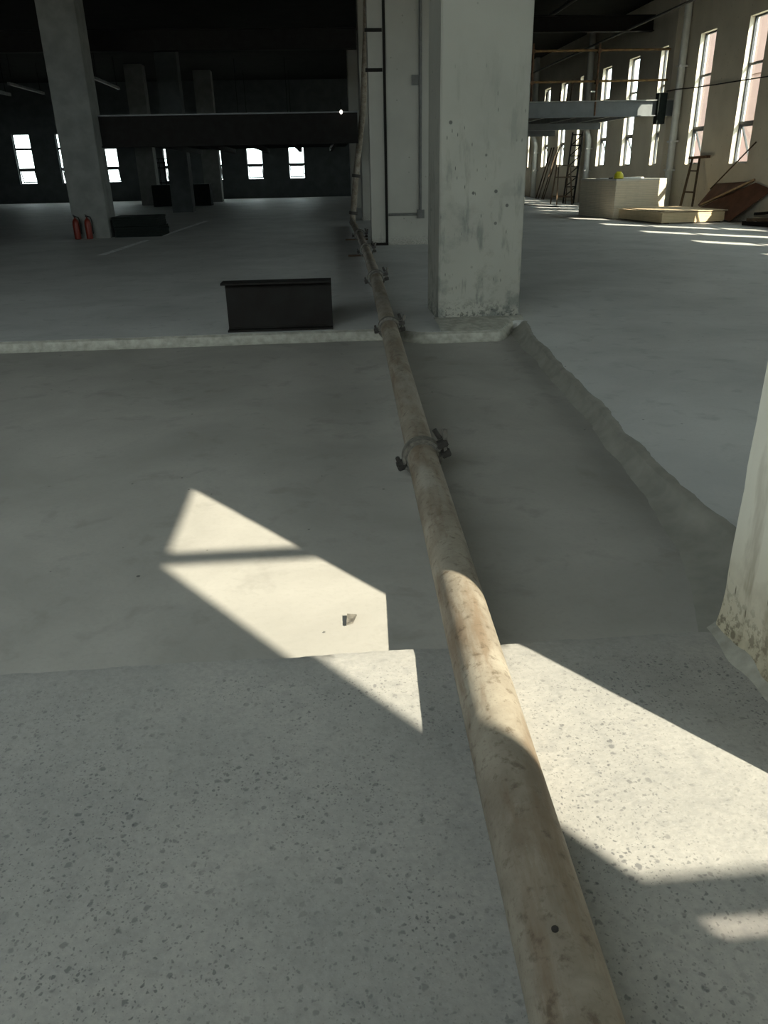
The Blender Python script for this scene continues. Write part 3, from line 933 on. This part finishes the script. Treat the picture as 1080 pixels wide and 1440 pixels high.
# --- low plywood stack
PX, PY, PR = 8.66, 20.20, R(6)
for k, (z0, z1, mt, lab) in enumerate(((0.027, 0.142, 'ply', 'cream plywood bundle at the bottom of the low stack'), (0.143, 0.262, 'ply', 'cream plywood bundle in the middle of the low stack'))):
    o = thing('plywood_bundle', lab, 'plywood', (PX, PY, 0), PR, 'low plywood stack')
    for i in range(5):
        a, c = random.uniform(-0.006, 0.006), random.uniform(-0.006, 0.006)
        h = (z1 - z0) / 5
        MB().box(a, 1.74 + a, c, 2.40 + c, z0 + h * i + 0.0004, z0 + h * (i + 1) - 0.001).build('sheet', mt, o)
for k, (dx, dy, rr, z, lab) in enumerate(((-0.03, 0.05, 0.8, 0.264, 'thin brown sheet lying skewed on the low plywood stack'), (0.06, 0.02, -1.6, 0.283, 'topmost thin brown sheet of the low plywood stack'))):
    o = MB().box(0, 1.74, 0, 2.40, 0, 0.018).build('plywood_sheet', 'ply_face', loc=(PX + dx, PY + dy, z))
    o.rotation_euler = (0, 0, PR + R(rr))
    tag(o, lab, 'plywood', 'low plywood stack')
for k, dx in enumerate((0.15, 0.9, 1.6)):
    o = MB().box(dx, dx + 0.09, 0.05, 2.34, 0, 0.026).build('skid', 'timber', loc=(PX, PY, 0))
    o.rotation_euler = (0, 0, PR)
    tag(o, 'dark timber skid under the low plywood stack, %s' % ['at its left end', 'in its middle', 'at its right end'][k], 'timber', 'skids under the low stack')

# --- leaning red formwork sheets against the window wall
def sheet(name, pts, t, mat, lab, cat='formwork', group=None):
    return tag(MB().slab(pts, t).build(name, mat), lab, cat, group)
sheet('formwork_panel', [(10.46, 20.25, 0.02), (10.95, 19.30, 0.79), (10.97, 20.18, 0.93), (10.46, 21.95, 0.30)], 0.018, 'form',
      'red-brown formwork panel leaning low against the wall, nearest one', group='leaning formwork panels')
sheet('formwork_panel', [(10.47, 22.03, 0.31), (10.965, 20.28, 0.96), (10.965, 22.28, 0.88), (10.60, 22.42, 0.33)], 0.018, 'form',
      'red-brown formwork panel behind the nearest one, next to the leaning frame', group='leaning formwork panels')
tag(MB().bar((10.45, 21.9, 0.36), (10.93, 20.18, 1.0), 0.05, 0.045).build('timber_batten', 'pale_timber'), 'pale batten lying along the joint of the red formwork panels', 'timber')
# dark pile under and before the panels
pile = [((10.30, 19.2, 0.05), (10.55, 17.7, 0.06), 0.09, 'dark_steel', 'dark steel bar lowest under the leaning panels'),
        ((10.72, 19.3, 0.05), (10.74, 18.15, 0.05), 0.08, 'dark_steel', 'dark steel bar lying across the pile at the wall'),
        ((10.20, 18.9, 0.14), (10.9, 18.6, 0.14), 0.07, 'timber', 'brown timber end poking from the dark pile'),
        ((10.62, 19.3, 0.215), (10.66, 18.1, 0.215), 0.07, 'galv', 'grey tube on top of the dark pile at the wall'),
        ((10.20, 17.4, 0.05), (10.35, 16.2, 0.05), 0.10, 'timber', 'timber baulk at the near end of the dark pile'),
        ((10.25, 18.65, 0.285), (10.9, 19.0, 0.285), 0.06, 'dark_steel', 'short dark bar highest on the pile')]
for a, b, s, mt, lab in pile:
    tag(MB().bar(a, b, s, s).build('scrap_bar', mt), lab, 'scrap', 'dark scrap pile at the wall')

# --- things leaning on the window wall
tr = thing('leaning_frame', 'rusty two-post frame with crossbar leaning on the wall behind the low stack', 'frame', (0, 0, 0))
A0, A1 = Vector((10.37, 23.10, 0.0)), Vector((10.56, 22.68, 0.0))
T0, T1 = Vector((10.90, 23.78, 1.55)), Vector((10.90, 23.33, 1.54))
for a, b in ((A0, T0), (A1, T1)):
    MB().bar(a, b, 0.06, 0.05).build('post', 'timber', tr)
for f in (0.42, 0.78):
    MB().bar(A0.lerp(T0, f), A1.lerp(T1, f), 0.05, 0.04).build('rung', 'timber', tr)
MB().bar(T0 + Vector((-0.02, 0.15, 0)), T1 + Vector((-0.02, -0.62, 0.03)), 0.08, 0.07).build('crossbar', 'rust', tr)
tag(MB().tube([(10.75, 22.1, 0.75), (10.96, 20.45, 1.86)], 0.018, 8).build('rod', 'timber'), 'thin rod leaning across the second-nearest visible window', 'rod')
tag(MB().tube([(10.77, 25.9, 3.44), (10.77, 25.7, 3.43), (10.70, 25.10, 3.42), (10.95, 24.4, 3.40), (10.96, 23, 3.36), (10.96, 20.4, 3.29), (10.96, 18.2, 3.2)], 0.016, 6).build('cable', 'rubber'), 'thin dark cable strung along the window wall', 'cable')
# truss ladder
tl = thing('truss_ladder', 'dark steel truss ladder standing against the far window', 'ladder', (9.96, 33.2, 0))
tp = [(0, 0), (0.30, -0.42), (0.45, 0.1)]
for x, yv in tp:
    MB().bar((x, yv, 0), (x + 0.2, yv, 2.62), 0.05, 0.05).build('rail', 'dark_steel', tl)
for i in range(7):
    z = 0.25 + 0.38 * i
    s = 0.2 * z / 2.62
    for (a, b) in ((0, 1), (1, 2), (0, 2)):
        MB().bar((tp[a][0] + s, tp[a][1], z), (tp[b][0] + s, tp[b][1], z), 0.035, 0.035).build('rung', 'dark_steel', tl)
    if i < 6:
        s2 = 0.2 * (z + 0.38) / 2.62
        MB().bar((tp[0][0] + s, tp[0][1], z), (tp[1][0] + s2, tp[1][1], z + 0.38), 0.03, 0.03).build('brace', 'dark_steel', tl)
# brown trestle before it
ts = thing('steel_trestle', 'brown folding trestle standing between the truss ladder and tall stack', 'trestle', (9.35, 32.0, 0))
for (x, yv, tx) in ((0, 0, 0.08), (0.62, 0, 0.54), (0, 0.9, 0.08), (0.62, 0.9, 0.54)):
    MB().bar((x, yv, 0), (tx, 0.45 + (yv - 0.45) * 0.25, 1.45), 0.045, 0.045).build('leg', 'timber', ts)
for z in (0.3, 1.0, 1.43):
    for yv in (0.0, 0.9):
        f = z / 1.45
        yy = yv + (0.45 + (yv - 0.45) * 0.25 - yv) * f
        MB().bar((0.08 * f, yy, z), (0.62 - 0.08 * f, yy, z), 0.04, 0.04).build('rung', 'timber', ts)
# long rods leaning against the wall further down
for k, (v0, du) in enumerate(((39.0, 0.0), (38.6, 0.02), (38.0, 0.02), (37.65, 0.0))):
    tag(MB().tube([(10.42 + du, v0 + 0.25, 0.0), (10.94, v0 - 0.1, 2.2)], 0.03, 8).build('rod', 'timber'),
        'dark long rod leaning on the wall between the far windows, %s' % ['first from the corner', 'second from the corner', 'third from the corner', 'fourth from the corner'][k], 'rod', 'long rods on the wall')
tag(MB().tube([(7.6, 36.2, 0.012), (7.9, 34.0, 0.012), (8.4, 32.2, 0.012), (8.9, 30.2, 0.012)], 0.02, 6).build('cable', 'rubber'), 'black cable lying across the striped sunlight on the floor', 'cable')
# flake of plaster lying in the sun patch
m = MB().slab([(0.02, 2.33, PIT + 0.016), (0.045, 2.345, PIT + 0.014), (0.06, 2.40, PIT + 0.010), (0.025, 2.39, PIT + 0.022)], 0.006)
tag(m.build('plaster_flake', 'clamp'), 'small dark flake lying in the sunlit patch', 'debris')
